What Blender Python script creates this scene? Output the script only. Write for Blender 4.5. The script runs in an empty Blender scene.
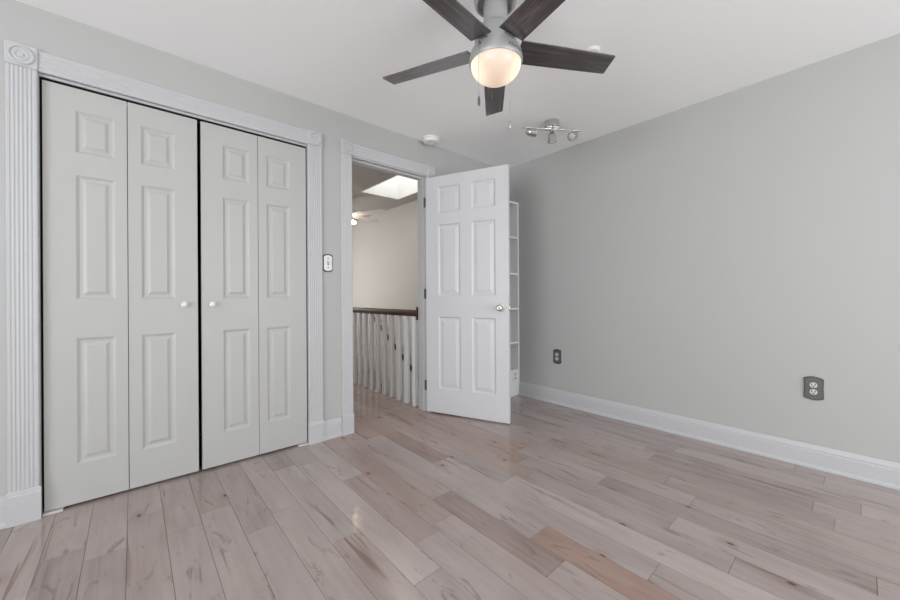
import bpy, bmesh, math, random
from mathutils import Vector, Matrix
PI = math.pi
S = bpy.context.scene
C = S.collection
R = math.radians

# ------------------------------------------------------------------ camera
th = R(48.71); roll = -0.0057; CH = 1.047
F = Vector((-math.sin(th), math.cos(th), 0)); R0 = Vector((math.cos(th), math.sin(th), 0)); U0 = Vector((0, 0, 1))
c_, s_ = math.cos(roll), math.sin(roll)
ax = R0*c_ + U0*s_; ay = U0*c_ - R0*s_; az = -F
cam_d = bpy.data.cameras.new('camera'); cam = bpy.data.objects.new('camera', cam_d); C.objects.link(cam)
cam.matrix_world = Matrix(((ax.x, ay.x, az.x, 0), (ax.y, ay.y, az.y, 0), (ax.z, ay.z, az.z, CH), (0, 0, 0, 1)))
cam_d.sensor_width = 36; cam_d.lens = 361.4*36/900; cam_d.shift_y = -3.86/900
cam_d.clip_start = 0.02
S.camera = cam

# ------------------------------------------------------------------ world, daylight, exposure
w = bpy.data.worlds.new('world'); S.world = w; w.use_nodes = True
bg = w.node_tree.nodes['Background']; bg.inputs[0].default_value = (0.86, 0.93, 1.0, 1); bg.inputs[1].default_value = 1.0

def area(name, loc, rot, sx, sy, power, col, spread=180):
    d = bpy.data.lights.new(name, 'AREA'); d.shape = 'RECTANGLE'; d.size = sx; d.size_y = sy
    d.energy = power; d.color = col; d.spread = R(spread)
    o = bpy.data.objects.new(name, d); C.objects.link(o); o.location = loc; o.rotation_euler = rot
    return o
# daylight through unseen windows behind the camera (window_1 in the front wall, window_4 added in the right wall for its light) and the skylight over the stairs
area('daylight_front', (0.05, -3.12, 1.25), (R(90+30), 0, 0), 2.1, 1.6, 119, (0.945, 0.985, 0.99))  # tilted upward to brighten the ceiling
area('daylight_right', (2.72, 1.55, 1.25), (R(90), 0, R(90)), 1.7, 1.6, 77, (0.945, 0.985, 0.99))
area('daylight_skylight', (-3.83, 2.58, 3.04), (0, 0, 0), 1.02, 0.50, 4.5, (1.0, 0.995, 0.97))
# fill light added in an opening at the unseen far end of the hall
area('hall_fill', (-7.12, 1.6, 1.3), (R(90), 0, R(-90)), 0.8, 1.4, 44, (1.0, 0.96, 0.91))

S.view_settings.view_transform = 'Standard'; S.view_settings.look = 'None'
S.view_settings.gamma = 1; S.view_settings.use_curve_mapping = False
S.view_settings.exposure = 0.0
S.cycles.diffuse_bounces = 8; S.cycles.max_bounces = 14; S.cycles.sample_clamp_indirect = 6

# ------------------------------------------------------------------ materials
def mat(name, col, rough=0.5, metal=0.0, spec=0.5, bump=None, var=None, emit=None):
    m = bpy.data.materials.new(name); m.use_nodes = True
    nt = m.node_tree; b = nt.nodes['Principled BSDF']
    b.inputs['Base Color'].default_value = (*col, 1); b.inputs['Roughness'].default_value = rough
    b.inputs['Metallic'].default_value = metal; b.inputs['Specular IOR Level'].default_value = spec
    if emit: b.inputs['Emission Color'].default_value = (*emit[0], 1); b.inputs['Emission Strength'].default_value = emit[1]
    if bump or var:
        tc = nt.nodes.new('ShaderNodeTexCoord'); mp = nt.nodes.new('ShaderNodeMapping')
        nt.links.new(tc.outputs['Object'], mp.inputs[0])
        n = nt.nodes.new('ShaderNodeTexNoise'); nt.links.new(mp.outputs[0], n.inputs['Vector'])
        sc = (bump or var)[0]; mp.inputs['Scale'].default_value = sc
        n.inputs['Scale'].default_value = 1; n.inputs['Detail'].default_value = 4
        if bump:
            bp = nt.nodes.new('ShaderNodeBump'); bp.inputs['Strength'].default_value = bump[1]; bp.inputs['Distance'].default_value = bump[2]
            nt.links.new(n.outputs[0], bp.inputs['Height']); nt.links.new(bp.outputs[0], b.inputs['Normal'])
        if var:
            mx = nt.nodes.new('ShaderNodeMix'); mx.data_type = 'RGBA'
            mx.inputs['A'].default_value = (*[k*(1-var[1]) for k in col], 1); mx.inputs['B'].default_value = (*[min(1, k*(1+var[1])) for k in col], 1)
            nt.links.new(n.outputs[0], mx.inputs['Factor']); nt.links.new(mx.outputs['Result'], b.inputs['Base Color'])
    return m

M_wall = mat('wall_paint', (0.465, 0.462, 0.457), 0.55, spec=0.35, bump=((160, 160, 160), 0.06, 0.002))
M_hallwall = mat('hall_wall_paint', (0.60, 0.588, 0.572), 0.6, spec=0.3, bump=((160, 160, 160), 0.06, 0.002))
M_wallw = mat('bounce_wall_paint', (0.78, 0.78, 0.775), 0.6, spec=0.3, bump=((160, 160, 160), 0.06, 0.002))  # unseen walls made whiter to bounce more light into the room
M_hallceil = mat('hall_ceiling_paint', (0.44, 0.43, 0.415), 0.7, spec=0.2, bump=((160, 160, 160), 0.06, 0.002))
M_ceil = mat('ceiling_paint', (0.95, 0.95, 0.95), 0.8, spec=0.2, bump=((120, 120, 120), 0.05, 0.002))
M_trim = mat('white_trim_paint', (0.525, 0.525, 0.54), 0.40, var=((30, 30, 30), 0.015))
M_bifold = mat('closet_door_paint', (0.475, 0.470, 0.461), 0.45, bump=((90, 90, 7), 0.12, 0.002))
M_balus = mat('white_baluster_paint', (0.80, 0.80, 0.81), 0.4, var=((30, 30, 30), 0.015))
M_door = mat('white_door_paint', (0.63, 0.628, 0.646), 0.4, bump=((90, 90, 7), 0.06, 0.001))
M_shelf = mat('white_shelf_paint', (0.78, 0.78, 0.78), 0.45, var=((30, 30, 30), 0.015))
M_dark = mat('closet_shade', (0.02, 0.02, 0.022), 0.8, var=((4, 4, 4), 0.2))  # shade inside the closet put into the colour
M_silver = mat('matte_silver', (0.39, 0.39, 0.39), 0.5, metal=0.35, var=((40, 40, 40), 0.04))
M_nickel = mat('satin_nickel', (0.66, 0.64, 0.62), 0.25, metal=1.0, var=((60, 60, 60), 0.05))
M_chrome = mat('brushed_chrome', (0.62, 0.61, 0.59), 0.22, metal=1.0, var=((30, 30, 200), 0.08))
M_pewter = mat('pewter_plate', (0.125, 0.123, 0.12), 0.5, metal=0.3, var=((300, 300, 300), 0.18))
M_pewterlt = mat('pewter_worn_edge', (0.085, 0.084, 0.082), 0.35, metal=0.5, var=((300, 300, 300), 0.2))
M_plastic = mat('white_plastic', (0.80, 0.80, 0.785), 0.4, var=((50, 50, 50), 0.02))
M_socket = mat('socket_plastic', (0.62, 0.62, 0.61), 0.4, var=((50, 50, 50), 0.02))
M_slot = mat('slot_black', (0.02, 0.02, 0.02), 0.6, var=((50, 50, 50), 0.1))
M_rail = mat('dark_stained_wood', (0.042, 0.014, 0.008), 0.4, spec=0.3, var=((6, 60, 60), 0.45))
M_tread = mat('stair_tread_wood', (0.40, 0.30, 0.21), 0.4, var=((60, 6, 60), 0.3))
M_bracket = mat('beige_bracket', (0.62, 0.57, 0.53), 0.5, var=((50, 50, 50), 0.05))
M_logo = mat('logo_ink', (0.05, 0.05, 0.055), 0.5, var=((50, 50, 50), 0.1))
M_fanwhite = mat('white_fan_enamel', (0.88, 0.87, 0.85), 0.4, var=((20, 20, 20), 0.03))
M_globe = mat('lit_frosted_glass', (0.40, 0.37, 0.34), 0.35)
def globe_glow(m):
    nt = m.node_tree; b = nt.nodes['Principled BSDF']; tc = nt.nodes.new('ShaderNodeTexCoord'); acc = None
    for px, py in ((0.066, 0.075), (-0.066, -0.075)):       # two bulbs inside the bowl glow through the glass
        d = nt.nodes.new('ShaderNodeVectorMath'); d.operation = 'DISTANCE'; d.inputs[1].default_value = (px, py, 2.035)
        nt.links.new(tc.outputs['Object'], d.inputs[0])
        r = nt.nodes.new('ShaderNodeMapRange'); r.interpolation_type = 'SMOOTHSTEP'
        for i, k in zip((1, 2, 3, 4), (0.02, 0.115, 1.0, 0.0)): r.inputs[i].default_value = k
        nt.links.new(d.outputs['Value'], r.inputs[0])
        if acc is None: acc = r.outputs[0]
        else:
            a = nt.nodes.new('ShaderNodeMath'); a.operation = 'ADD'; a.use_clamp = True; nt.links.new(acc, a.inputs[0]); nt.links.new(r.outputs[0], a.inputs[1]); acc = a.outputs[0]
    cr = nt.nodes.new('ShaderNodeValToRGB'); e = cr.color_ramp.elements
    e[0].position = 0; e[0].color = (0.56, 0.385, 0.275, 1); e[1].position = 1; e[1].color = (1.0, 0.86, 0.60, 1)
    nt.links.new(acc, cr.inputs[0]); nt.links.new(cr.outputs[0], b.inputs['Emission Color']); b.inputs['Emission Strength'].default_value = 1.0
globe_glow(M_globe)
M_bulb = mat('lit_bulb', (0.9, 0.8, 0.6), 0.4, var=((14, 14, 14), 0.05), emit=((1.0, 0.85, 0.65), 28))
M_lens = mat('frosted_lens', (0.6, 0.6, 0.59), 0.4, var=((40, 40, 40), 0.03))
M_skywhite = mat('skylight_shaft_paint', (0.88, 0.88, 0.87), 0.6, var=((20, 20, 20), 0.02))

M_pane = bpy.data.materials.new('milky_skylight_pane'); M_pane.use_nodes = True
nt = M_pane.node_tree; nt.nodes.remove(nt.nodes['Principled BSDF'])
tr = nt.nodes.new('ShaderNodeBsdfTranslucent'); tr.inputs[0].default_value = (0.27, 0.27, 0.265, 1); gl = nt.nodes.new('ShaderNodeBsdfDiffuse'); gl.inputs[0].default_value = (0.4, 0.4, 0.4, 1)
nz = nt.nodes.new('ShaderNodeTexNoise'); nz.inputs['Scale'].default_value = 3
ms = nt.nodes.new('ShaderNodeAddShader'); nt.links.new(tr.outputs[0], ms.inputs[0]); nt.links.new(gl.outputs[0], ms.inputs[1])
nt.links.new(ms.outputs[0], nt.nodes['Material Output'].inputs[0])

def blade_material():
    m = bpy.data.materials.new('dark_walnut_blade'); m.use_nodes = True; nt = m.node_tree; b = nt.nodes['Principled BSDF']
    tc = nt.nodes.new('ShaderNodeTexCoord'); mp = nt.nodes.new('ShaderNodeMapping'); mp.inputs['Scale'].default_value = (4.5, 60, 10)
    oi = nt.nodes.new('ShaderNodeObjectInfo'); ad = nt.nodes.new('ShaderNodeVectorMath'); ad.operation = 'ADD'
    nt.links.new(tc.outputs['Object'], mp.inputs[0]); nt.links.new(mp.outputs[0], ad.inputs[0])
    n = nt.nodes.new('ShaderNodeTexNoise'); n.inputs['Scale'].default_value = 1; n.inputs['Detail'].default_value = 8; n.inputs['Roughness'].default_value = 0.65; n.inputs['Distortion'].default_value = 0.8
    ml = nt.nodes.new('ShaderNodeMath'); ml.operation = 'MULTIPLY'; ml.inputs[1].default_value = 40
    nt.links.new(oi.outputs['Random'], ml.inputs[0]); nt.links.new(ml.outputs[0], ad.inputs[1])
    nt.links.new(ad.outputs[0], n.inputs['Vector'])
    r = nt.nodes.new('ShaderNodeValToRGB'); e = r.color_ramp.elements
    e[0].position = 0.36; e[0].color = (0.014, 0.010, 0.011, 1); e[1].position = 0.72; e[1].color = (0.155, 0.118, 0.118, 1)
    x = e.new(0.52); x.color = (0.040, 0.028, 0.030, 1)
    nt.links.new(n.outputs[0], r.inputs[0]); nt.links.new(r.outputs[0], b.inputs['Base Color'])
    b.inputs['Roughness'].default_value = 0.38; b.inputs['Coat Weight'].default_value = 1.0; b.inputs['Coat IOR'].default_value = 1.75; b.inputs['Coat Roughness'].default_value = 0.22
    return m
M_blade = blade_material()

def floor_material():
    m = bpy.data.materials.new('mauve_maple_planks'); m.use_nodes = True; nt = m.node_tree; N = nt.nodes; L = nt.links
    b = N['Principled BSDF']
    at = N.new('ShaderNodeAttribute'); at.attribute_name = 'plank'
    sp = N.new('ShaderNodeSeparateColor'); L.new(at.outputs['Color'], sp.inputs[0])
    tone, warm, rnd = sp.outputs[0], sp.outputs[1], sp.outputs[2]
    tc = N.new('ShaderNodeTexCoord')
    off = N.new('ShaderNodeVectorMath'); off.operation = 'SCALE'; off.inputs[0].default_value = (37, 11, 53); L.new(rnd, off.inputs['Scale'])
    pos = N.new('ShaderNodeVectorMath'); pos.operation = 'ADD'; L.new(tc.outputs['Object'], pos.inputs[0]); L.new(off.outputs[0], pos.inputs[1])
    def noise(scale, detail=4, rough=0.55, dist=0.0):
        mp = N.new('ShaderNodeMapping'); mp.inputs['Scale'].default_value = scale; L.new(pos.outputs[0], mp.inputs[0])
        n = N.new('ShaderNodeTexNoise'); n.inputs['Scale'].default_value = 1; n.inputs['Detail'].default_value = detail
        n.inputs['Roughness'].default_value = rough; n.inputs['Distortion'].default_value = dist
        L.new(mp.outputs[0], n.inputs['Vector']); return n.outputs[0]
    def rng(v, a, b_, c=0.0, d=1.0):
        r = N.new('ShaderNodeMapRange'); r.interpolation_type = 'SMOOTHSTEP'; L.new(v, r.inputs[0])
        for i, k in zip((1, 2, 3, 4), (a, b_, c, d)): r.inputs[i].default_value = k
        return r.outputs[0]
    def mth(op, a, b_):
        n = N.new('ShaderNodeMath'); n.operation = op
        for i, k in enumerate((a, b_)):
            if isinstance(k, (int, float)): n.inputs[i].default_value = k
            else: L.new(k, n.inputs[i])
        return n.outputs[0]
    def mix(f, a, b_, blend='MIX'):
        n = N.new('ShaderNodeMix'); n.data_type = 'RGBA'; n.blend_type = blend
        if isinstance(f, (int, float)): n.inputs['Factor'].default_value = f
        else: L.new(f, n.inputs['Factor'])
        for s, k in (('A', a), ('B', b_)):
            if isinstance(k, tuple): n.inputs[s].default_value = (*k, 1)
            else: L.new(k, n.inputs[s])
        return n.outputs['Result']
    cr = N.new('ShaderNodeValToRGB'); e = cr.color_ramp.elements
    e[0].position = 0.0; e[0].color = (0.215, 0.168, 0.162, 1)
    e[1].position = 1.0; e[1].color = (0.465, 0.402, 0.385, 1)
    x = e.new(0.5); x.color = (0.362, 0.303, 0.290, 1)
    grain = noise((2.5, 42, 1), 6, 0.6, 0.3); mott = noise((2.6, 8, 1), 3, 0.5, 0.6)
    t2 = mth('ADD', tone, mth('MULTIPLY', mth('SUBTRACT', grain, 0.5), 0.55))
    t3 = mth('ADD', t2, mth('MULTIPLY', mth('SUBTRACT', mott, 0.5), 0.65))
    L.new(t3, cr.inputs[0])
    col = cr.outputs[0]
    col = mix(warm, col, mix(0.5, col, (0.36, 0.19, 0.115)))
    # heartwood streaks along the grain
    st = mth('MULTIPLY', rng(noise((1.5, 26, 1), 3, 0.5, 0.9), 0.56, 0.68), rng(noise((0.9, 5.5, 1), 2, 0.5), 0.52, 0.64))
    col = mix(mth('MULTIPLY', st, 0.68), col, (0.17, 0.095, 0.075))
    # brown-grey mineral smudges
    sm = mth('MULTIPLY', rng(noise((5, 17, 1), 3, 0.6, 1.0), 0.58, 0.72), 0.50)
    col = mix(sm, col, (0.15, 0.105, 0.095))
    # knots
    mp = N.new('ShaderNodeMapping'); mp.inputs['Scale'].default_value = (2.0, 3.6, 1); L.new(pos.outputs[0], mp.inputs[0])
    vo = N.new('ShaderNodeTexVoronoi'); vo.inputs['Scale'].default_value = 1; vo.voronoi_dimensions = '2D'; L.new(mp.outputs[0], vo.inputs['Vector'])
    vs = N.new('ShaderNodeSeparateColor'); L.new(vo.outputs['Color'], vs.inputs[0])
    pick = rng(vs.outputs[0], 0.70, 0.72)
    kn = mth('MULTIPLY', rng(vo.outputs['Distance'], 0.040, 0.012), pick)
    halo = mth('MULTIPLY', mth('MULTIPLY', rng(vo.outputs['Distance'], 0.17, 0.02), pick), 0.30)
    col = mix(halo, col, (0.22, 0.12, 0.085))
    col = mix(mth('MULTIPLY', kn, 0.8), col, (0.045, 0.022, 0.016))
    L.new(col, b.inputs['Base Color'])
    L.new(rng(grain, 0.2, 0.8, 0.09, 0.15), b.inputs['Roughness'])
    b.inputs['Specular IOR Level'].default_value = 0.5
    bp = N.new('ShaderNodeBump'); bp.inputs['Strength'].default_value = 0.10; bp.inputs['Distance'].default_value = 0.004
    L.new(mth('ADD', mth('MULTIPLY', mott, 0.6), mth('MULTIPLY', grain, 0.3)), bp.inputs['Height']); L.new(bp.outputs[0], b.inputs['Normal'])
    return m
M_floor = floor_material()
M_gap = mat('plank_gap', (0.085, 0.062, 0.056), 0.7, var=((20, 20, 20), 0.1))

# ------------------------------------------------------------------ helpers
def obj(name, bm, m, parent=None, smooth=None, loc=None, rotz=0, bevel=0):
    me = bpy.data.meshes.new(name)
    if bevel:
        bmesh.ops.bevel(bm, geom=[e for e in bm.edges if len(e.link_faces) == 2 and e.calc_face_angle(0) > 0.6], offset=bevel, segments=2, affect='EDGES', profile=0.5)
    bmesh.ops.recalc_face_normals(bm, faces=bm.faces)
    bm.to_mesh(me); bm.free()
    for k in (m if isinstance(m, (list, tuple)) else [m]): me.materials.append(k)
    if smooth is not None:
        me.shade_smooth()
        me.set_sharp_from_angle(angle=R(smooth))
    o = bpy.data.objects.new(name, me); C.objects.link(o)
    if parent: o.parent = parent
    if loc: o.location = loc
    o.rotation_euler.z = rotz
    return o
def thing(name, label, cat, loc=(0, 0, 0), rotz=0, group=None, kind=None):
    o = bpy.data.objects.new(name, None); C.objects.link(o); o.location = loc; o.rotation_euler = (0, 0, rotz); o.empty_display_size = 0.1
    return tag(o, label, cat, group, kind)
def tag(o, label, cat, group=None, kind=None):
    o['label'] = label; o['category'] = cat
    if group: o['group'] = group
    if kind: o['kind'] = kind
    return o
def B(): return bmesh.new()
def box(bm, x0, x1, y0, y1, z0, z1, mi=0):
    v = [bm.verts.new(p) for p in ((x0,y0,z0),(x1,y0,z0),(x1,y1,z0),(x0,y1,z0),(x0,y0,z1),(x1,y0,z1),(x1,y1,z1),(x0,y1,z1))]
    for f in ((0,3,2,1),(4,5,6,7),(0,1,5,4),(1,2,6,5),(2,3,7,6),(3,0,4,7)):
        bm.faces.new([v[i] for i in f]).material_index = mi
    return bm
def bx(*a): return box(B(), *a)
def prism(bm, pts, fr, to, frame):
    """extrude the 2-D outline pts between distances fr and to; frame(a, b, t) -> 3-D point"""
    A = [bm.verts.new(frame(a, b, fr)) for a, b in pts]; D = [bm.verts.new(frame(a, b, to)) for a, b in pts]
    n = len(pts)
    bm.faces.new(A[::-1]); bm.faces.new(D)
    for i in range(n): bm.faces.new((A[i], A[(i+1) % n], D[(i+1) % n], D[i]))
    return bm
def lathe(bm, prof, seg=40, M=None, mi=0):
    rings = []
    for r, z in prof:
        if r < 1e-6: rings.append([bm.verts.new((0, 0, z))])
        else: rings.append([bm.verts.new((r*math.cos(2*PI*i/seg), r*math.sin(2*PI*i/seg), z)) for i in range(seg)])
    vs = [v for rg in rings for v in rg]
    for a, b in zip(rings, rings[1:]):
        for i in range(seg):
            j = (i+1) % seg
            if len(a) == 1 and len(b) == 1: continue
            if len(a) == 1: f = (a[0], b[i], b[j])
            elif len(b) == 1: f = (a[i], b[0], a[j])
            else: f = (a[i], b[i], b[j], a[j])
            bm.faces.new(f).material_index = mi
    for rg in (rings[0], rings[-1]):
        if len(rg) > 1: bm.faces.new(rg).material_index = mi
    if M: bmesh.ops.transform(bm, matrix=M, verts=vs)
    return bm
def tube(bm, pts, r, seg=10):
    pts = [Vector(p) for p in pts]; rings = []
    for i, p in enumerate(pts):
        d = (pts[min(i+1, len(pts)-1)] - pts[max(i-1, 0)]).normalized()
        a = d.orthogonal().normalized(); b = d.cross(a)
        if rings:
            a = prev - d*prev.dot(d); a.normalize(); b = d.cross(a)
        prev = a
        rr = r[i] if isinstance(r, (list, tuple)) else r
        rings.append([bm.verts.new(p + (a*math.cos(2*PI*k/seg) + b*math.sin(2*PI*k/seg))*rr) for k in range(seg)])
    for a, b in zip(rings, rings[1:]):
        for k in range(seg): bm.faces.new((a[k], a[(k+1) % seg], b[(k+1) % seg], b[k]))
    bm.faces.new(rings[0][::-1]); bm.faces.new(rings[-1])
    return bm
def orient(d, up=Vector((0, 0, 1))):
    d = Vector(d).normalized(); return d.to_track_quat('Z', 'Y').to_matrix().to_4x4()
def panel_slab(wd, z0, z1, t, panels, rings, back=True):
    """door slab: x 0..wd, front face y=0 (facing -y), back y=t; panels = [(x0,x1,z0,z1)], rings=[(inset, depth)]"""
    bm = B()
    xs = sorted({0, wd, *[p[0] for p in panels], *[p[1] for p in panels]}); zs = sorted({z0, z1, *[p[2] for p in panels], *[p[3] for p in panels]})
    def face(y, sgn, full):
        cache = {}
        def V(x, yy, z):
            k = (round(x, 5), round(yy, 5), round(z, 5))
            if k not in cache: cache[k] = bm.verts.new((x, yy, z))
            return cache[k]
        for xa, xb in zip(xs, xs[1:]):
            for za, zb in zip(zs, zs[1:]):
                hit = any(abs(p[0]-xa) < 1e-6 and abs(p[2]-za) < 1e-6 and abs(p[1]-xb) < 1e-6 and abs(p[3]-zb) < 1e-6 for p in panels)
                if not hit or not full:
                    bm.faces.new([V(xa, y, za), V(xb, y, za), V(xb, y, zb), V(xa, y, zb)]); continue
                prev = None
                for ins, dep in rings:
                    q = [V(xa+ins, y+sgn*dep, za+ins), V(xb-ins, y+sgn*dep, za+ins), V(xb-ins, y+sgn*dep, zb-ins), V(xa+ins, y+sgn*dep, zb-ins)]
                    if prev:
                        for i in range(4): bm.faces.new([prev[i], prev[(i+1) % 4], q[(i+1) % 4], q[i]])
                    prev = q
                bm.faces.new(prev)
        return V
    Vf = face(0, 1, True); Vb = face(t, -1, back)
    for xa, xb in zip(xs, xs[1:]):
        for z in (z0, z1): bm.faces.new([Vf(xa, 0, z), Vf(xb, 0, z), Vb(xb, t, z), Vb(xa, t, z)])
    for za, zb in zip(zs, zs[1:]):
        for x in (0, wd): bm.faces.new([Vf(x, 0, za), Vf(x, 0, zb), Vb(x, t, zb), Vb(x, t, za)])
    return bm

H = 2.44; XL = -2.60; XH = -2.72; YB = 3.09; XR = 2.60; YF = -3.00; XE = -7.0; YS = 1.10; YE = 2.0655

# ------------------------------------------------------------------ the setting: floor
random.seed(11)
W = 0.1305; Y0 = 0.108
known = {  # row: joints seen in the floor, and planks with a colour of their own, some with the hall's reflected light painted in (x of the joint -> tone, warmth of the plank on its +x side)
    -3: {-2.155: (0.36, 0.10)}, 1: {-2.112: (0.62, 0.08)}, 0: {-1.50: (0.40, 0.12)}, 4: {-1.485: (0.50, 0.22)}, 5: {-2.30: (0.78, 0.05), -1.074: (0.52, 0.05)},
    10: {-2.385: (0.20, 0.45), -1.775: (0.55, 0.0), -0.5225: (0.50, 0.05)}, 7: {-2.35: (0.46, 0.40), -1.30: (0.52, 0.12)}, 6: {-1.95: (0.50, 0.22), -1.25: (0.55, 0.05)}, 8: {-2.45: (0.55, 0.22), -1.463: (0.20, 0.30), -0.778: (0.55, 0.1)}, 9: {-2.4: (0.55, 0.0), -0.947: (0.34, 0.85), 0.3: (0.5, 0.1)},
    13: {-0.578: (0.60, 0.02)}, 14: {-0.975: (0.30, 0.08), 0.033: (0.42, 0.1)}, 12: {-0.335: (0.40, 0.05)}, 17: {-1.144: (0.42, 0.1), -0.085: (0.56, 0.02)}, 18: {-0.9: (0.32, 0.1), -0.162: (0.55, 0.02)},
}
bm = B(); lay = bm.loops.layers.float_color.new('plank')
def plank(xa, xb, ya, yb, tone, warm):
    g = 0.0003; e = 0.0008
    if xb - xa < 0.01 or yb - ya < 0.005: return
    c = (tone, warm, random.random(), 1)
    lo = [bm.verts.new(p) for p in ((xa+g, ya+g, -0.003), (xb-g, ya+g, -0.003), (xb-g, yb-g, -0.003), (xa+g, yb-g, -0.003))]
    hi = [bm.verts.new(p) for p in ((xa+e, ya+e, 0), (xb-e, ya+e, 0), (xb-e, yb-e, 0), (xa+e, yb-e, 0))]
    fs = [bm.faces.new(hi)] + [bm.faces.new((lo[i], lo[(i+1) % 4], hi[(i+1) % 4], hi[i])) for i in range(4)]
    for f in fs:
        for l in f.loops: l[lay] = c
for k in range(-25, 24):
    ya = Y0 + k*W; yb = ya + W
    ya, yb = max(ya, YF), min(yb, YB)
    if yb <= ya: continue
    x0 = XE if 7 <= k <= 14 else (-3.35 if k < 7 else XH)
    kn = known.get(k, {})
    cuts = [x0]; x = x0
    lo_k = min(kn) if kn else 99
    while True:
        x += random.uniform(0.45, 1.5)
        if x > min(XR, lo_k) - 0.35: break
        cuts.append(x)
    cuts += sorted(kn); x = max(cuts[-1], x0)
    while True:
        x += random.uniform(0.55, 1.5)
        if x > XR - 0.2: break
        if kn and x < max(kn): continue
        cuts.append(x)
    cuts = sorted(set(cuts)) + [XR]
    for a, b_ in zip(cuts, cuts[1:]):
        tw = kn.get(a) or (min(0.85, max(0.2, random.gauss(0.52, 0.13))), max(0, random.gauss(0.05, 0.09)))
        if a < -2.3 and 7 <= k <= 14 and a not in kn: tw = (tw[0]-0.02, tw[1]+0.55)  # warm reflection from the hall put into the plank colour
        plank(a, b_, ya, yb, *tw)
# the dark bed under the planks (shows only in the fine joints)
for (a, b_, c, d) in ((XH, XR, YF, YB), (-3.35, XH, YF, YS), (XE, XH, 1.0215, YE)):
    box(bm, a, b_, c, d, -0.05, -0.0031, 1)
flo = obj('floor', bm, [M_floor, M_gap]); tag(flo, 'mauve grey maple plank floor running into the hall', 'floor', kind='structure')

def struct(name, bm, m, label, cat, **k): return tag(obj(name, bm, m, **k), label, cat, kind='structure')
# ceiling with a hole for the skylight
bm = B(); SX0, SX1, SY0, SY1 = -4.375, -3.28, 2.30, 2.86
q_ = 0.02; box(bm, XE, SX0-q_, YS-0.1, YB+0.1, H, H+0.08); box(bm, SX0-q_, SX1+q_, YS-0.1, SY0-q_, H, H+0.08); box(bm, SX0-q_, SX1+q_, SY1+q_, YB+0.1, H, H+0.08); box(bm, SX1+q_, XH+0.06, YS-0.1, YB+0.1, H, H+0.08)
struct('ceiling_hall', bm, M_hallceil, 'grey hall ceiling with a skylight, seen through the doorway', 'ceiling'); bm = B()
box(bm, XH+0.06, XR+0.1, YF-0.1, YB+0.1, H, H+0.08); box(bm, -3.45, XH+0.06, YF-0.1, YS-0.1, H, H+0.08)
struct('ceiling', bm, M_ceil, 'smooth white ceiling over the room and hall', 'ceiling')
# left wall with the closet opening and the doorway
bm = B(); CY0, CY1, DY0, DY1, OZ = -0.345, 0.950, 1.257, 2.018, 2.142
box(bm, XH, XL, YF-0.1, CY0, 0, H); box(bm, XH, XL, CY0, CY1, OZ, H); box(bm, XH, XL, CY1, DY0, 0, H); box(bm, XH, XL, DY0, DY1, OZ, H); box(bm, XH, XL, DY1, YB, 0, H)
struct('wall_left', bm, M_wall, 'pale grey wall with the closet opening and the doorway', 'wall')
struct('wall_back', bx(XH, XR+0.1, YB, YB+0.1, 0, H), M_wall, 'long plain grey wall with two outlets, right of the open door', 'wall')
# walls behind the camera with window openings
bm = B(); wx0, wx1, wz0, wz1 = -1.00, 1.10, 0.45, 2.05
box(bm, XL, wx0, YF-0.1, YF, 0, H); box(bm, wx1, XR+0.1, YF-0.1, YF, 0, H); box(bm, wx0, wx1, YF-0.1, YF, 0, wz0); box(bm, wx0, wx1, YF-0.1, YF, wz1, H)
struct('wall_front', bm, M_wallw, 'window wall whitened to bounce light behind the viewer', 'wall')
bm = B(); wy0, wy1 = -2.30, 0.30; vy0, vy1 = 0.70, 2.40
box(bm, XR, XR+0.1, YF, wy0, 0, H); box(bm, XR, XR+0.1, wy1, vy0, 0, H); box(bm, XR, XR+0.1, vy1, YB, 0, H); box(bm, XR, XR+0.1, vy0, vy1, 0, wz0); box(bm, XR, XR+0.1, vy0, vy1, wz1, H); box(bm, XR, XR+0.1, wy0, wy1, 0, wz0); box(bm, XR, XR+0.1, wy0, wy1, wz1, H)
struct('wall_right', bm, M_wallw, 'grey window wall at the viewer\'s right hand', 'wall')
def win(name, frame, a0, a1, label):
    bm = B()
    for p in ((a0, a1, wz0, wz0+0.05), (a0, a1, wz1-0.05, wz1), (a0, a0+0.05, wz0, wz1), (a1-0.05, a1, wz0, wz1), ((a0+a1)/2-0.03, (a0+a1)/2+0.03, wz0, wz1), (a0, a1, (wz0+wz1)/2-0.02, (wz0+wz1)/2+0.02)):
        q = frame(*p); box(bm, *q)
    return struct(name, bm, M_trim, label, 'window')
win('window_1', lambda a, b_, c, d: (a, b_, YF-0.07, YF-0.03, c, d), wx0, wx1, 'white window frame in the wall behind the viewer')
win('window_2', lambda a, b_, c, d: (XR+0.03, XR+0.07, a, b_, c, d), wy0, wy1, 'white window frame in the wall to the viewer\'s right')
win('window_4', lambda a, b_, c, d: (XR+0.03, XR+0.07, a, b_, c, d), vy0, vy1, 'white window frame further along the wall to the viewer\'s right')  # second right-hand window, added for the light it gives
# closet interior
bm = B(); box(bm, -3.45, -3.35, YF, YS-0.1, 0, H); box(bm, -3.35, XH, YF-0.1, YF, 0, H)
struct('wall_closet', bm, M_dark, 'inside wall of the closet, coloured dark for the shade behind the folding doors', 'wall')
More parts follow.
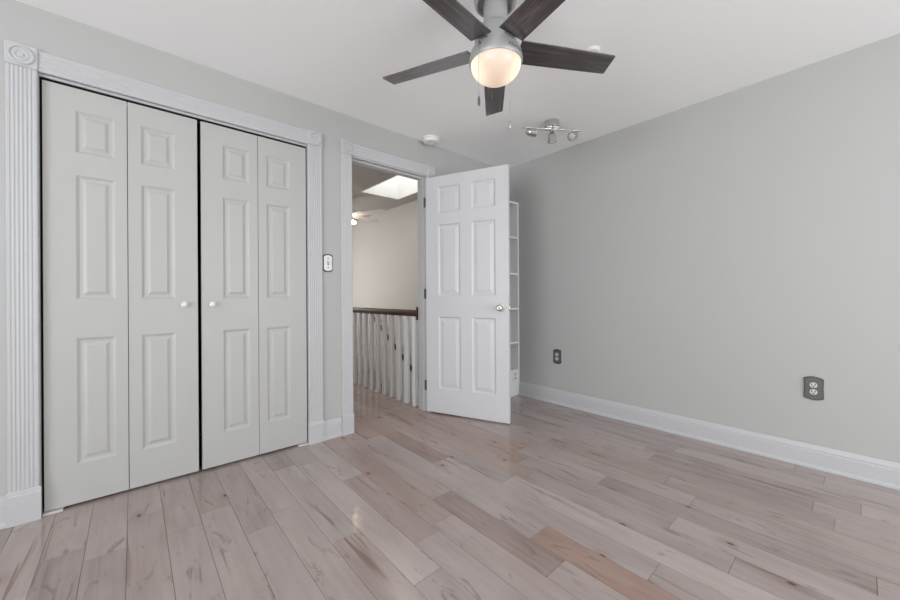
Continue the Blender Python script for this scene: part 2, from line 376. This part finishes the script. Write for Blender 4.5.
# hall
bm = B(); box(bm, -3.45, XH, YS-0.1, YS, 0, H); box(bm, XE, -3.45, YS-0.1, YS, 0, H)
struct('wall_hall', bm, M_hallwall, 'beige side wall of the hall', 'wall')
struct('wall_stairwell', bx(XE, XH, YB, YB+0.1, -2.6, H), M_hallwall, 'beige wall above the stairs, beyond the white balusters', 'wall')
bm = B(); box(bm, XE-0.1, XE, YS-0.1, 1.2, 0, H); box(bm, XE-0.1, XE, 2.0, YB+0.1, -2.6, H); box(bm, XE-0.1, XE, YS-0.1, 2.0, -2.6, 0.6); box(bm, XE-0.1, XE, 1.2, 2.0, 2.0, H)  # opening added for the hall fill light
struct('wall_end', bm, M_hallwall, 'beige end wall of the hall', 'wall')
bm = B(); box(bm, XH, XL, YE, YB, -2.6, 0); box(bm, XE, XH, YE-0.08, YE, -2.6, -0.05)
struct('wall_stairwell_lower', bm, M_hallwall, 'beige lower walls of the stairwell below floor level', 'wall')
# stairs going down to the right under the far handrail
bm = B(); nst = 11; x = -5.75
for i in range(nst):
    z = -0.19*(i+1)
    box(bm, x + i*0.30 - 0.02, x + (i+1)*0.30, YE, YB, z-0.04, z, 0)
    box(bm, x + i*0.30, x + i*0.30 + 0.02, YE, YB, z, z+0.19 - (0.04 if i else 0.0), 1)
box(bm, XE, x, YE, YB, -0.05, 0, 0)
struct('staircase', bm, [M_tread, M_hallwall], 'brown stair treads going down beyond the white balusters', 'stairs')
bm = B(); box(bm, XE, XH, YE, YB, -2.62, -2.60); box(bm, XL, XL+0.02, YE, YE+0.01, -2.62, -2.6)
struct('floor_lower', bm, M_tread, 'brown floor at the foot of the stairs', 'floor')
# white skirt board beside the stairs
def skirt(x, lo, hi): return (x, -0.20 - (x + 5.5)*0.633 + lo, -0.20 - (x + 5.5)*0.633 + hi)
bm = B(); p = [(-5.75, -0.20+0.25*0.633-0.08), (-2.75, -0.20-2.75*0.633-0.08), (-2.75, -0.20-2.75*0.633+0.16), (-5.75, -0.20+0.25*0.633+0.16)]
prism(bm, p, YB-0.02, YB, lambda a, b_, t: (a, t, b_))
struct('trim_3', bm, M_trim, 'white sloping skirt board along the stairs', 'trim')
# skylight shaft and sash
bm = B(); t = 0.02; zt = 3.05
box(bm, SX0-t, SX0, SY0-t, SY1+t, H, zt); box(bm, SX1, SX1+t, SY0-t, SY1+t, H, zt); box(bm, SX0, SX1, SY0-t, SY0, H, zt); box(bm, SX0, SX1, SY1, SY1+t, H, zt)
sk = thing('window_3', 'bright white skylight in the hall ceiling, seen through the doorway', 'skylight', kind='structure')
obj('skylight_shaft', bm, M_skywhite, sk)
bm = B(); box(bm, SX0, SX1, SY0, SY0+0.03, zt, zt+0.04); box(bm, SX0, SX1, SY1-0.03, SY1, zt, zt+0.04); box(bm, SX0, SX0+0.03, SY0+0.03, SY1-0.03, zt, zt+0.04); box(bm, SX1-0.03, SX1, SY0+0.03, SY1-0.03, zt, zt+0.04)
obj('skylight_frame', bm, M_trim, sk)
obj('skylight_pane', bx(SX0+0.03, SX1-0.03, SY0+0.03, SY1-0.03, zt+0.012, zt+0.018), M_pane, sk)

# ------------------------------------------------------------------ trim: casings, jambs, baseboards
def flute_profile(wd, th_, n, edge=0.010, depth=0.0026):
    pts = [(0, 0), (0, th_-0.004), (0.004, th_)]
    fw = (wd - 2*edge)/n
    for i in range(n):
        a = edge + i*fw
        pts += [(a + fw*0.16, th_), (a + fw*0.30, th_-depth*0.8), (a + fw*0.5, th_-depth), (a + fw*0.70, th_-depth*0.8), (a + fw*0.84, th_)]
    pts += [(wd-0.004, th_), (wd, th_-0.004), (wd, 0)]
    return pts
def side_casing(y0, y1, z0, z1, n, th_=0.018, dp=0.0026): return prism(B(), flute_profile(y1-y0, th_, n, depth=dp), z0, z1, lambda a, b_, t: (XL + b_, y0 + a, t))
def head_casing(y0, y1, z0, z1, n, th_=0.018, dp=0.0018): return prism(B(), flute_profile(z1-z0, th_, n, depth=dp), y0, y1, lambda a, b_, t: (XL + b_, t, z0 + a))
def rosette(y0, y1, z0, z1):
    bm = bx(XL, XL+0.024, y0, y1, z0, z1)
    bmesh.ops.bevel(bm, geom=bm.edges[:], offset=0.003, segments=1, affect='EDGES')
    r = (y1-y0)*0.42
    prof = [(r, -0.002), (r, 0.003), (r*0.93, 0.006), (r*0.82, 0.006), (r*0.74, 0.001), (r*0.62, 0.0005), (r*0.54, 0.003), (r*0.42, 0.003), (r*0.34, 0.0), (r*0.22, 0.001), (r*0.18, 0.005), (0, 0.007)]
    lathe(bm, prof, 32, Matrix.Translation((XL+0.024, (y0+y1)/2, (z0+z1)/2)) @ Matrix.Rotation(PI/2, 4, 'Y'))
    return bm
def plinth(y0, y1, h=0.155):
    prof = [(0, 0), (0.024, 0), (0.024, h-0.022), (0.021, h-0.014), (0.0225, h-0.010), (0.019, h), (0, h)]
    return prism(B(), prof, y0, y1, lambda a, b_, t: (XL + a, t, b_))
t1 = thing('trim_1', 'white fluted casing with rosette corners around the closet', 'door casing', kind='structure')
obj('side_casing', side_casing(-0.435, -0.335, 0.155, 2.130, 6), M_trim, t1)
obj('side_casing', side_casing(0.938, 1.038, 0.155, 2.130, 6), M_trim, t1)
obj('head_casing', head_casing(-0.333, 0.936, 2.130, 2.230, 6), M_trim, t1)
obj('rosette_block', rosette(-0.437, -0.333, 2.130, 2.234), M_trim, t1, smooth=30)
obj('rosette_block', rosette(0.936, 1.040, 2.130, 2.234), M_trim, t1, smooth=30)
obj('plinth_block', plinth(-0.439, -0.331), M_trim, t1)
obj('plinth_block', plinth(0.934, 1.042), M_trim, t1)
bm = B(); box(bm, -2.622, XL+0.004, CY0, -0.334, 0, 2.142); box(bm, -2.622, XL+0.004, 0.939, CY1, 0, 2.142); box(bm, XH, XL+0.004, -0.334, 0.939, 2.130, 2.142)
obj('jamb', bm, M_trim, t1)
bm = B(); box(bm, XH, -2.622, CY0, -0.336, 0, 2.130); box(bm, XH, -2.622, 0.941, CY1, 0, 2.130)
obj('gap_shade', bm, M_dark, t1)  # dark strips that paint the shade in the side gaps
obj('track_lip', bx(-2.617, -2.607, -0.334, 0.939, 2.119, 2.130), M_trim, t1)
obj('door_track', bx(-2.665, -2.6175, -0.332, 0.937, 2.1195, 2.130), M_dark, t1)  # track coloured black for the shade above the doors
t2 = thing('trim_2', 'white casing around the doorway to the hall', 'door casing', kind='structure')
obj('side_casing', side_casing(1.186, 1.274, 0.155, 2.138, 3, 0.017, 0.0012), M_trim, t2)
obj('side_casing', side_casing(2.004, 2.094, 0.155, 2.138, 3, 0.017, 0.0012), M_trim, t2)
obj('head_casing', head_casing(1.274, 2.004, 2.138, 2.234, 3, 0.017, 0.0012), M_trim, t2)
obj('rosette_block', rosette(1.183, 1.276, 2.138, 2.236), M_trim, t2, smooth=30)
obj('rosette_block', rosette(2.002, 2.097, 2.138, 2.236), M_trim, t2, smooth=30)
obj('plinth_block', plinth(1.182, 1.276), M_trim, t2)
obj('plinth_block', plinth(2.003, 2.098), M_trim, t2)
bm = B(); box(bm, XH-0.012, XL+0.004, DY0, 1.274, 0, 2.142); box(bm, XH-0.012, XL+0.004, 2.003, DY1, 0, 2.142); box(bm, XH-0.012, XL+0.004, 1.274, 2.003, 2.130, 2.142)
obj('jamb', bm, M_trim, t2)
bm = B(); box(bm, -2.665, -2.64, 1.274, 1.286, 0, 2.130); box(bm, -2.665, -2.64, 1.991, 2.003, 0, 2.130); box(bm, -2.665, -2.64, 1.286, 1.991, 2.118, 2.130)
obj('door_stop', bm, M_trim, t2)
BP = [(0, 0), (0.030, 0), (0.030, 0.012), (0.024, 0.020), (0.016, 0.024), (0.016, 0.105), (0.013, 0.112), (0.014, 0.120), (0.009, 0.132), (0.006, 0.145), (0, 0.148)]
bm = B()
for a, b_ in ((YF, -0.44), (1.043, 1.181), (2.099, 2.249)):
    prism(bm, BP, a, b_, lambda a_, b2, t: (XL + a_*0.62, t, b2*0.95))
struct('baseboard_left', bm, M_trim, 'short white baseboards between the casings on the closet wall', 'baseboard', smooth=None)
bm = prism(B(), BP, -2.395, XR, lambda a_, b2, t: (t, YB - a_, b2*0.915))
struct('baseboard_back', bm, M_trim, 'long white moulded baseboard along the plain right wall', 'baseboard')
struct('baseboard_right', prism(B(), BP, YF, YB-0.03, lambda a_, b2, t: (XR - a_, t, b2)), M_trim, 'white baseboard under the window right of the viewer', 'baseboard')
struct('baseboard_front', prism(B(), BP, XL+0.03, XR-0.03, lambda a_, b2, t: (t, YF + a_, b2)), M_trim, 'white baseboard under the window behind the viewer', 'baseboard')

# ------------------------------------------------------------------ closet folding doors
PZ = ((0.212, 0.845), (1.041, 1.670), (1.783, 1.994))
RC = [(0, 0), (0.006, 0.0035), (0.013, 0.0075), (0.024, 0.0075), (0.030, 0.005), (0.038, 0.0012), (0.044, 0.0008)]
XD = -2.612   # front plane of the leaves
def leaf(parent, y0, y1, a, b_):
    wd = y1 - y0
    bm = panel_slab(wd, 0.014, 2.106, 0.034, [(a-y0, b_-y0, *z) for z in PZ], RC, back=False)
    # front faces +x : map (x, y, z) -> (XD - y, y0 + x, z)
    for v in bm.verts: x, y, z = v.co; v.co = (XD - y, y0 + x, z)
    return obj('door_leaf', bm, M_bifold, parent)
def knob(parent, y, z):
    prof = [(0.009, 0.0), (0.009, 0.004), (0.0065, 0.008), (0.0065, 0.014), (0.013, 0.019), (0.0165, 0.024), (0.0160, 0.030), (0.011, 0.034), (0, 0.0355)]
    return obj('knob', lathe(B(), prof, 24, Matrix.Translation((XD, y, z)) @ Matrix.Rotation(PI/2, 4, 'Y')), M_plastic, parent, smooth=40)
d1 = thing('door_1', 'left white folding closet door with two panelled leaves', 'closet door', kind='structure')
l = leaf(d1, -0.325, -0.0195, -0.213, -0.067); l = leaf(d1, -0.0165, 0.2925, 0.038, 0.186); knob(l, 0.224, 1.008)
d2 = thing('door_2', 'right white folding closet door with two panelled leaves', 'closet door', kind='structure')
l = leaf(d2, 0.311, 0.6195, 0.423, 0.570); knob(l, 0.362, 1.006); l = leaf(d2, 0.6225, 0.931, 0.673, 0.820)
obj('pivot_bracket', bx(-2.655, -2.597, -0.329, -0.262, 0.0, 0.010), M_bracket, d1, bevel=0.002)
obj('pivot_bracket', bx(-2.655, -2.597, 0.868, 0.934, 0.0, 0.010), M_bracket, d2, bevel=0.002)

# ------------------------------------------------------------------ passage door, standing open
d3 = thing('door_3', 'white six-panel door standing open with a nickel knob', 'door', (-2.596, 1.995, 0), math.atan2(0.288, 0.710), kind='structure')
WDR = 0.771
pan = [(x0, x1, *z) for x0, x1 in ((0.124, 0.340), (0.446, 0.660)) for z in ((0.230, 0.865), (1.050, 1.682), (1.786, 2.018))]
RD = [(0, 0), (0.003, 0.002), (0.011, 0.010), (0.017, 0.011), (0.050, 0.0045), (0.052, 0.0045)]
slab = obj('door_slab', panel_slab(WDR, 0.012, 2.112, 0.035, pan, RD), M_door, d3)
def door_knob(sgn):
    y = 0 if sgn < 0 else 0.035
    M = Matrix.Translation((0.707, y, 0.950)) @ Matrix.Rotation(PI/2 if sgn < 0 else -PI/2, 4, 'X')
    prof = [(0.033, 0), (0.033, 0.004), (0.029, 0.009), (0.014, 0.011), (0.0115, 0.020), (0.012, 0.030), (0.020, 0.036), (0.0265, 0.044), (0.0285, 0.053), (0.0265, 0.061), (0.019, 0.0665), (0.008, 0.067), (0.006, 0.0655), (0, 0.0655)]
    return obj('door_knob', lathe(B(), prof, 32, M), M_nickel, d3, smooth=40)
door_knob(-1); door_knob(1)
bm = bx(WDR, WDR+0.0015, 0.006, 0.029, 0.92, 0.98); box(bm, WDR, WDR+0.009, 0.011, 0.024, 0.941, 0.959)
obj('latch_plate', bm, M_nickel, d3)
for z in (0.24, 1.07, 1.90):
    bm = lathe(B(), [(0.0065, z-0.045), (0.0065, z+0.045), (0.004, z+0.049), (0, z+0.050)], 14, Matrix.Translation((-0.006, 0.040, 0)))
    box(bm, -0.0016, 0.0, 0.002, 0.037, z-0.045, z+0.045)
    obj('hinge', bm, M_nickel, d3)

for z in (0.24, 1.07, 1.90): obj('hinge_leaf', bx(-2.636, -2.5965, 2.0012, 2.0029, z-0.045, z+0.045), M_pewter, t2)

# ------------------------------------------------------------------ built-in shelf behind the door
bk = thing('bookcase', 'tall narrow white open bookcase behind the open door', 'bookcase', (0, 0, 0))
XB = -2.402; YA, YC = 2.25, 3.087
obj('side_panel', bx(XL+0.001, XB, YC-0.02, YC, 0, 2.034), M_shelf, bk, bevel=0.0015)
obj('side_panel', bx(XL+0.001, XB, YA, YA+0.02, 0, 2.034), M_shelf, bk, bevel=0.0015)
obj('top_board', bx(XL+0.001, XB, YA+0.02, YC-0.02, 2.014, 2.034), M_shelf, bk, bevel=0.0015)
for z in (1.660, 1.279, 0.912, 0.555): obj('shelf', bx(XL+0.001, XB-0.002, YA+0.02, YC-0.02, z-0.012, z+0.008), M_shelf, bk, bevel=0.0015)
bm = bx(XB-0.02, XB-0.001, YA+0.02, YC-0.02, 0, 0.272); box(bm, XL+0.001, XB-0.02, YA+0.02, YC-0.02, 0.252, 0.272)
obj('base_panel', bm, M_shelf, bk)

# ------------------------------------------------------------------ outlets and switch
def arch(wd, h, bow, n=10, side=0.02):
    """outline of the decorative plate: bowed top and bottom with small ears"""
    pts = []; hw = wd/2; hh = h/2
    ear = hw*0.98
    for i in range(n+1):
        a = -1 + 2*i/n; pts.append((a*ear, hh - bow*a*a))
    pts += [(hw, hh-bow-0.006), (hw*0.955, 0), (hw, -hh+bow+0.006)]
    for i in range(n+1):
        a = 1 - 2*i/n; pts.append((a*ear, -hh + bow*a*a))
    pts += [(-hw, -hh+bow+0.006), (-hw*0.955, 0), (-hw, hh-bow-0.006)]
    return pts
def loft(bm, outs, fr):
    rings = [[bm.verts.new(fr(a, b_, t)) for a, b_ in o] for o, t in outs]
    n = len(rings[0])
    for a, b_ in zip(rings, rings[1:]):
        for i in range(n): bm.faces.new((a[i], a[(i+1) % n], b_[(i+1) % n], b_[i]))
    bm.faces.new(rings[-1]); bm.faces.new(rings[0][::-1])
    return bm
def oval(cx, cz, rx, rz, flat, n=28):
    return [(cx + max(-flat, min(flat, rx*math.cos(2*PI*i/n))), cz + rz*math.sin(2*PI*i/n)) for i in range(n)]
def outlet(loc, rotz, label, plate_m, rim_m, sock_m, sc=1.0, group=None):
    """local frame: plate in the x-z plane facing -y"""
    t = thing('wall_outlet', label, 'outlet', loc, rotz, group)
    fr = lambda a, b_, d: (a, -d, b_)
    wd, h = 0.088*sc, 0.143*sc
    obj('rim', loft(B(), [(arch(wd, h, 0.012*sc), 0), (arch(wd, h, 0.012*sc), 0.004), (arch(wd*0.94, h*0.965, 0.012*sc), 0.007)], fr), rim_m, t)
    obj('plate', loft(B(), [(arch(wd*0.86, h*0.90, 0.012*sc), 0.0065), (arch(wd*0.82, h*0.875, 0.012*sc), 0.0095)], fr), plate_m, t)
    for cz in (0.0205, -0.0205):
        s = obj('socket', loft(B(), [(oval(0, cz, 0.0175, 0.0165, 0.0165), 0.009), (oval(0, cz, 0.0170, 0.0160, 0.0160), 0.0115)], fr), sock_m, t)
        bm = B(); box(bm, -0.0090, -0.0050, -0.0121, -0.0110, cz-0.003, cz+0.010); box(bm, 0.0050, 0.0090, -0.0121, -0.0110, cz-0.003, cz+0.009)
        lathe(bm, [(0.0038, 0), (0.0038, 0.0011)], 12, Matrix.Translation((0, -0.0110, cz-0.009)) @ Matrix.Rotation(PI/2, 4, 'X'))
        obj('slots', bm, M_slot, s)
    obj('screw', lathe(B(), [(0.0032, 0), (0.0032, 0.001), (0.002, 0.0018), (0, 0.002)], 12, Matrix.Translation((0, -0.0093, 0)) @ Matrix.Rotation(PI/2, 4, 'X')), rim_m, t)
    return t
outlet((-0.193, YB, 0.478), 0, 'pewter-plated wall outlet at the right end of the plain wall', M_pewter, M_pewterlt, M_socket, group='outlets')
outlet((-1.947, YB, 0.456), 0, 'small-looking pewter wall outlet on the plain wall nearer the bookcase', M_pewter, M_pewterlt, M_socket, group='outlets')
outlet((XB-0.001, 3.006, 0.206), PI/2, 'white outlet low on the base panel of the bookcase', M_plastic, M_plastic, M_socket, 0.80, group='outlets')
sw = thing('light_switch', 'arched metal switch plate, reflected white put into its face, on the wall between closet and doorway', 'light switch', (XL, 1.083, 1.296), PI/2)
fr = lambda a, b_, d: (a, -d, b_)
obj('rim', loft(B(), [(arch(0.074, 0.135, 0.012), 0), (arch(0.074, 0.135, 0.012), 0.004), (arch(0.069, 0.129, 0.012), 0.006)], fr), M_pewterlt, sw)
obj('plate', loft(B(), [(arch(0.064, 0.119, 0.012), 0.0055), (arch(0.061, 0.115, 0.012), 0.009)], fr), M_plastic, sw)  # white reflection on the metal plate put into its colour
obj('toggle_slot', bx(-0.006, 0.006, -0.0098, -0.0088, -0.014, 0.014), M_pewter, sw)
bm = B(); prism(bm, [(-0.0088, -0.006), (-0.0088, 0.008), (-0.020, 0.013), (-0.021, 0.007)], -0.0042, 0.0042, lambda a, b_, t: (t, a, b_)); obj('toggle', bm, M_socket, sw)
for z in (0.034, -0.034): obj('screw', lathe(B(), [(0.0045, 0), (0.0045, 0.0012), (0, 0.002)], 12, Matrix.Translation((0, -0.0088, z)) @ Matrix.Rotation(PI/2, 4, 'X')), M_pewter, sw)

# ------------------------------------------------------------------ ceiling fan
FX, FY = -1.0535, 1.1995; ZB = 2.120
fan = thing('ceiling_fan', 'silver ceiling fan with five dark wood blades and a lit globe', 'ceiling fan', (FX, FY, 0))
obj('canopy', lathe(B(), [(0.094, H), (0.094, 2.345), (0.090, 2.325), (0.080, 2.318), (0.076, 2.322), (0.072, 2.335), (0.052, 2.338)], 48), M_silver, fan, smooth=30)
obj('motor_neck', lathe(B(), [(0.052, 2.338), (0.052, 2.235), (0.058, 2.225), (0.082, 2.205), (0.090, 2.190), (0.092, 2.165), (0.092, 2.118)], 48), M_silver, fan, smooth=30)
obj('light_housing', lathe(B(), [(0.060, 2.118), (0.098, 2.117), (0.1065, 2.113), (0.110, 2.106), (0.1145, 2.088), (0.1165, 2.074), (0.1155, 2.062), (0.1125, 2.057), (0.1095, 2.057), (0.1075, 2.066)], 64), M_silver, fan, smooth=35)
g = obj('globe', lathe(B(), [(0.1088, 2.064)] + [(0.1088*math.cos(a), 2.060 - 0.080*math.sin(a)) for a in [PI/2*i/16 for i in range(0, 17)]], 64), M_globe, fan, smooth=60)
# blades: root near the motor, slanted tip, pitched 12 degrees
def blade_mesh():
    bm = B()
    out = [(0.100, -0.057), (0.30, -0.0545), (0.50, -0.051), (0.553, -0.050), (0.557, -0.047), (0.561, 0.046), (0.557, 0.050), (0.50, 0.051), (0.30, 0.0545), (0.112, 0.057)]
    prism(bm, out, -0.003, 0.003, lambda a, b_, t: (a, b_, t))
    return bm
b0 = obj('blade', blade_mesh(), M_blade, fan, bevel=0.0008)
def arm_mesh():
    bm = B(); prism(bm, [(0.07, -0.022), (0.15, -0.030), (0.165, -0.020), (0.165, 0.020), (0.15, 0.030), (0.07, 0.022)], 0.0032, 0.0062, lambda a, b_, t: (a, b_, t)); return bm
i0 = obj('blade_iron', arm_mesh(), M_silver, b0)
for k in range(5):
    o = b0 if k == 0 else b0.copy()
    if k:
        C.objects.link(o); i1 = i0.copy(); C.objects.link(i1); i1.parent = o
    o.location = (0, 0, ZB + 0.008); o.rotation_mode = 'XYZ'
    o.rotation_euler = (R(-12), 0, R(204.4 - 72*k))
# pull chains with fobs
def chain(x, y, ztop, zbot, m_fob, hole):
    bm = tube(B(), [(x, y, ztop), (x, y, zbot+0.04)], 0.0011, 6)
    o = obj('pull_chain', bm, M_nickel, fan)
    obj('chain_fob', lathe(B(), [(0.0, zbot), (0.0045, zbot+0.002), (0.0058, zbot+0.012), (0.0048, zbot+0.030), (0.003, zbot+0.038), (0.0018, zbot+0.042)], 14, Matrix.Translation((x, y, 0))), m_fob, o, smooth=40)
    if hole: obj('chain_socket', lathe(B(), [(0.005, -0.008), (0.005, 0.004), (0.003, 0.006), (0, 0.006)], 12, Matrix.Translation((x*0.94, y*0.94, ztop)) @ orient((x, y, 0))), M_pewter, o)
chain(0.0154, -0.1230, 2.096, 1.831, M_pewter, True)
chain(-0.0208, 0.1222, 2.096, 1.822, M_nickel, True)
# script maker's mark on the housing
cu = bpy.data.curves.new('mark', 'FONT'); cu.body = 'Hunter'; cu.size = 0.030; cu.shear = 0.45; cu.align_x = 'CENTER'; cu.resolution_u = 4; cu.extrude = 0.0
to = bpy.data.objects.new('mark_text', cu); C.objects.link(to)
bpy.context.view_layer.update()
me = bpy.data.meshes.new_from_object(to.evaluated_get(bpy.context.evaluated_depsgraph_get()))
bpy.data.objects.remove(to)
bm = B(); bm.from_mesh(me); bpy.data.meshes.remove(me)
bmesh.ops.subdivide_edges(bm, edges=bm.edges[:], cuts=1)
ext = bmesh.ops.extrude_face_region(bm, geom=bm.faces[:])
top = {v for v in ext['geom'] if isinstance(v, bmesh.types.BMVert)}
for v in bm.verts:
    x, y, _ = v.co; r = 0.1152 + (0.0014 if v in top else 0) - max(0, (y - 0.004))*0.10
    a = R(-2) + x/0.1155; v.co = (r*math.cos(a), r*math.sin(a), 2.072 + y*0.9)
obj('maker_mark', bm, M_logo, fan)
# ------------------------------------------------------------------ track light
tl = thing('track_light', 'small nickel three-spot ceiling light past the fan', 'track light', (-1.632, 2.530, H), math.atan2(0.407, 0.264))
obj('canopy', lathe(B(), [(0.058, 0), (0.058, -0.040), (0.056, -0.043), (0.056, -0.046), (0.058, -0.048), (0.055, -0.053), (0, -0.053)], 40), M_chrome, tl, smooth=30)
bm = bx(-0.245, 0.245, -0.009, 0.009, -0.064, -0.057); bmesh.ops.bevel(bm, geom=bm.edges[:], offset=0.002, segments=2, affect='EDGES')
lathe(bm, [(0.014, -0.050), (0.014, -0.066), (0.009, -0.070), (0, -0.070)], 16)
obj('bar', bm, M_chrome, tl)
def spot(x, d):
    d = Vector(d).normalized(); piv = Vector((x, 0, -0.092))
    bm = tube(B(), [(x, 0, -0.060), (x, 0, -0.080), piv], 0.0045, 10)
    s = obj('spot_arm', bm, M_chrome, tl, smooth=40)
    M = Matrix.Translation(piv) @ orient(d)
    obj('spot_head', lathe(B(), [(0, -0.012), (0.010, -0.012), (0.016, -0.006), (0.027, 0.010), (0.032, 0.028), (0.034, 0.070), (0.0325, 0.072), (0.031, 0.066)], 28, M), M_chrome, s, smooth=30)
    obj('spot_lens', lathe(B(), [(0.031, 0.066), (0.026, 0.072), (0.014, 0.076), (0, 0.077)], 28, M), M_lens, s, smooth=40)
# local x = along the bar; aims in the local frame
spot(-0.205, (1.0, -0.1, -0.12)); spot(0.0, (0.02, 0.05, -1)); spot(0.205, (-0.75, -0.35, -0.42))

# ------------------------------------------------------------------ ceiling detectors
def detector(loc, r, h, label):
    t = thing('smoke_detector', label, 'smoke detector', loc, 0, 'ceiling detectors')
    obj('base', lathe(B(), [(r, 0), (r, -h*0.28), (r*0.93, -h*0.34)], 40), M_plastic, t, smooth=30)
    obj('cover', lathe(B(), [(r*0.93, -h*0.30), (r*0.93, -h*0.62), (r*0.86, -h*0.88), (r*0.66, -h), (0, -h)], 40), M_plastic, t, smooth=30)
    obj('vent_ring', lathe(B(), [(r*0.50, -h*0.99), (r*0.50, -h*1.05), (r*0.42, -h*1.05), (r*0.42, -h*0.99)], 32), M_socket, t, smooth=30)
    return t
detector((-2.503, 1.985, H), 0.074, 0.042, 'white round smoke detector on the ceiling above the doorway')
detector((-1.010, 1.975, H), 0.046, 0.016, 'white flat ceiling disc partly behind the fan\'s right blade')

# ------------------------------------------------------------------ hall: balustrade, handrail, fan
rl = thing('balustrade', 'white balustrade with a dark wood handrail across the hall', 'balustrade')
YR = 2.030
def rail_profile():
    return [(-0.022, -0.032), (0.022, -0.032), (0.024, -0.018), (0.030, -0.008), (0.031, 0.010), (0.026, 0.022), (0.014, 0.029), (-0.014, 0.029), (-0.026, 0.022), (-0.031, 0.010), (-0.030, -0.008), (-0.024, -0.018)]
obj('handrail', prism(B(), rail_profile(), -5.58, -2.745, lambda a, b_, t: (t, YR + a, 0.888 + b_)), M_rail, rl, smooth=30)
obj('wall_rosette', bx(-2.745, -2.7325, YR-0.042, YR+0.042, 0.828, 0.948), M_rail, rl, bevel=0.003)
for i in range(19):
    x = -2.823 - 0.1395*i
    if x < -5.5: break
    obj('baluster', bx(x-0.023, x+0.023, YR-0.020, YR+0.020, 0.0, 0.860), M_balus, rl, bevel=0.0015)
bm = bx(-5.66, -5.57, YR-0.045, YR+0.045-0.01, 0, 1.02); box(bm, -5.67, -5.56, YR-0.055, YR+0.035, 1.02, 1.045)
obj('newel_post', bm, M_balus, rl)
hr = thing('stair_handrail', 'dark wood handrail sloping down the stairwell wall behind the balusters', 'handrail')
sl = -0.633; hx0, hx1 = -5.6, -3.0; hz0 = 0.644 - (5.6-5.293)*sl
dv = Vector((1, 0, sl)).normalized()
bm = tube(B(), [(hx0, YB-0.075, hz0), (hx1, YB-0.075, hz0 + (hx1-hx0)*sl)], 0.027, 14); obj('rail', bm, M_rail, hr, smooth=40)
for x in (-5.3, -4.3, -3.3):
    z = hz0 + (x-hx0)*sl
    obj('rail_bracket', tube(B(), [(x, YB, z-0.07), (x, YB-0.05, z-0.07), (x, YB-0.075, z-0.02)], 0.007, 8), M_pewter, hr)
hf = thing('ceiling_fan', 'white ceiling fan in the hall, seen through the doorway', 'ceiling fan', (-4.79, 2.275, 0))
obj('canopy', lathe(B(), [(0.07, H), (0.07, 2.40), (0.03, 2.36), (0.02, 2.35)], 32), M_fanwhite, hf, smooth=30)
obj('motor_housing', lathe(B(), [(0.02, 2.36), (0.02, 2.30), (0.09, 2.285), (0.115, 2.255), (0.115, 2.215), (0.085, 2.190), (0.04, 2.185), (0.04, 2.16), (0.0, 2.155)], 40), M_fanwhite, hf, smooth=30)
def hblade():
    bm = B(); prism(bm, [(0.10, -0.03), (0.20, -0.052), (0.56, -0.066), (0.59, -0.045), (0.60, 0), (0.59, 0.045), (0.56, 0.066), (0.20, 0.052), (0.10, 0.03)], -0.003, 0.003, lambda a, b_, t: (a, b_, t)); return bm
hb = obj('blade', hblade(), M_fanwhite, hf)
for k in range(5):
    o = hb if k == 0 else hb.copy()
    if k: C.objects.link(o)
    o.location = (0, 0, 2.205); o.rotation_euler = (R(-14), 0, R(33 + 72*k))
for k in range(3):
    a = R(-60 + 120*k); p = Vector((0.075*math.cos(a), 0.075*math.sin(a), 2.125))
    s = obj('lamp_socket', tube(B(), [(0.02*math.cos(a), 0.02*math.sin(a), 2.165), tuple(p)], 0.012, 10), M_fanwhite, hf)
    obj('bulb', lathe(B(), [(0.012, 0), (0.022, 0.016), (0.028, 0.034), (0.022, 0.054), (0, 0.062)], 16, Matrix.Translation(p) @ orient((math.cos(a), math.sin(a), -1.2))), M_bulb, s, smooth=60)
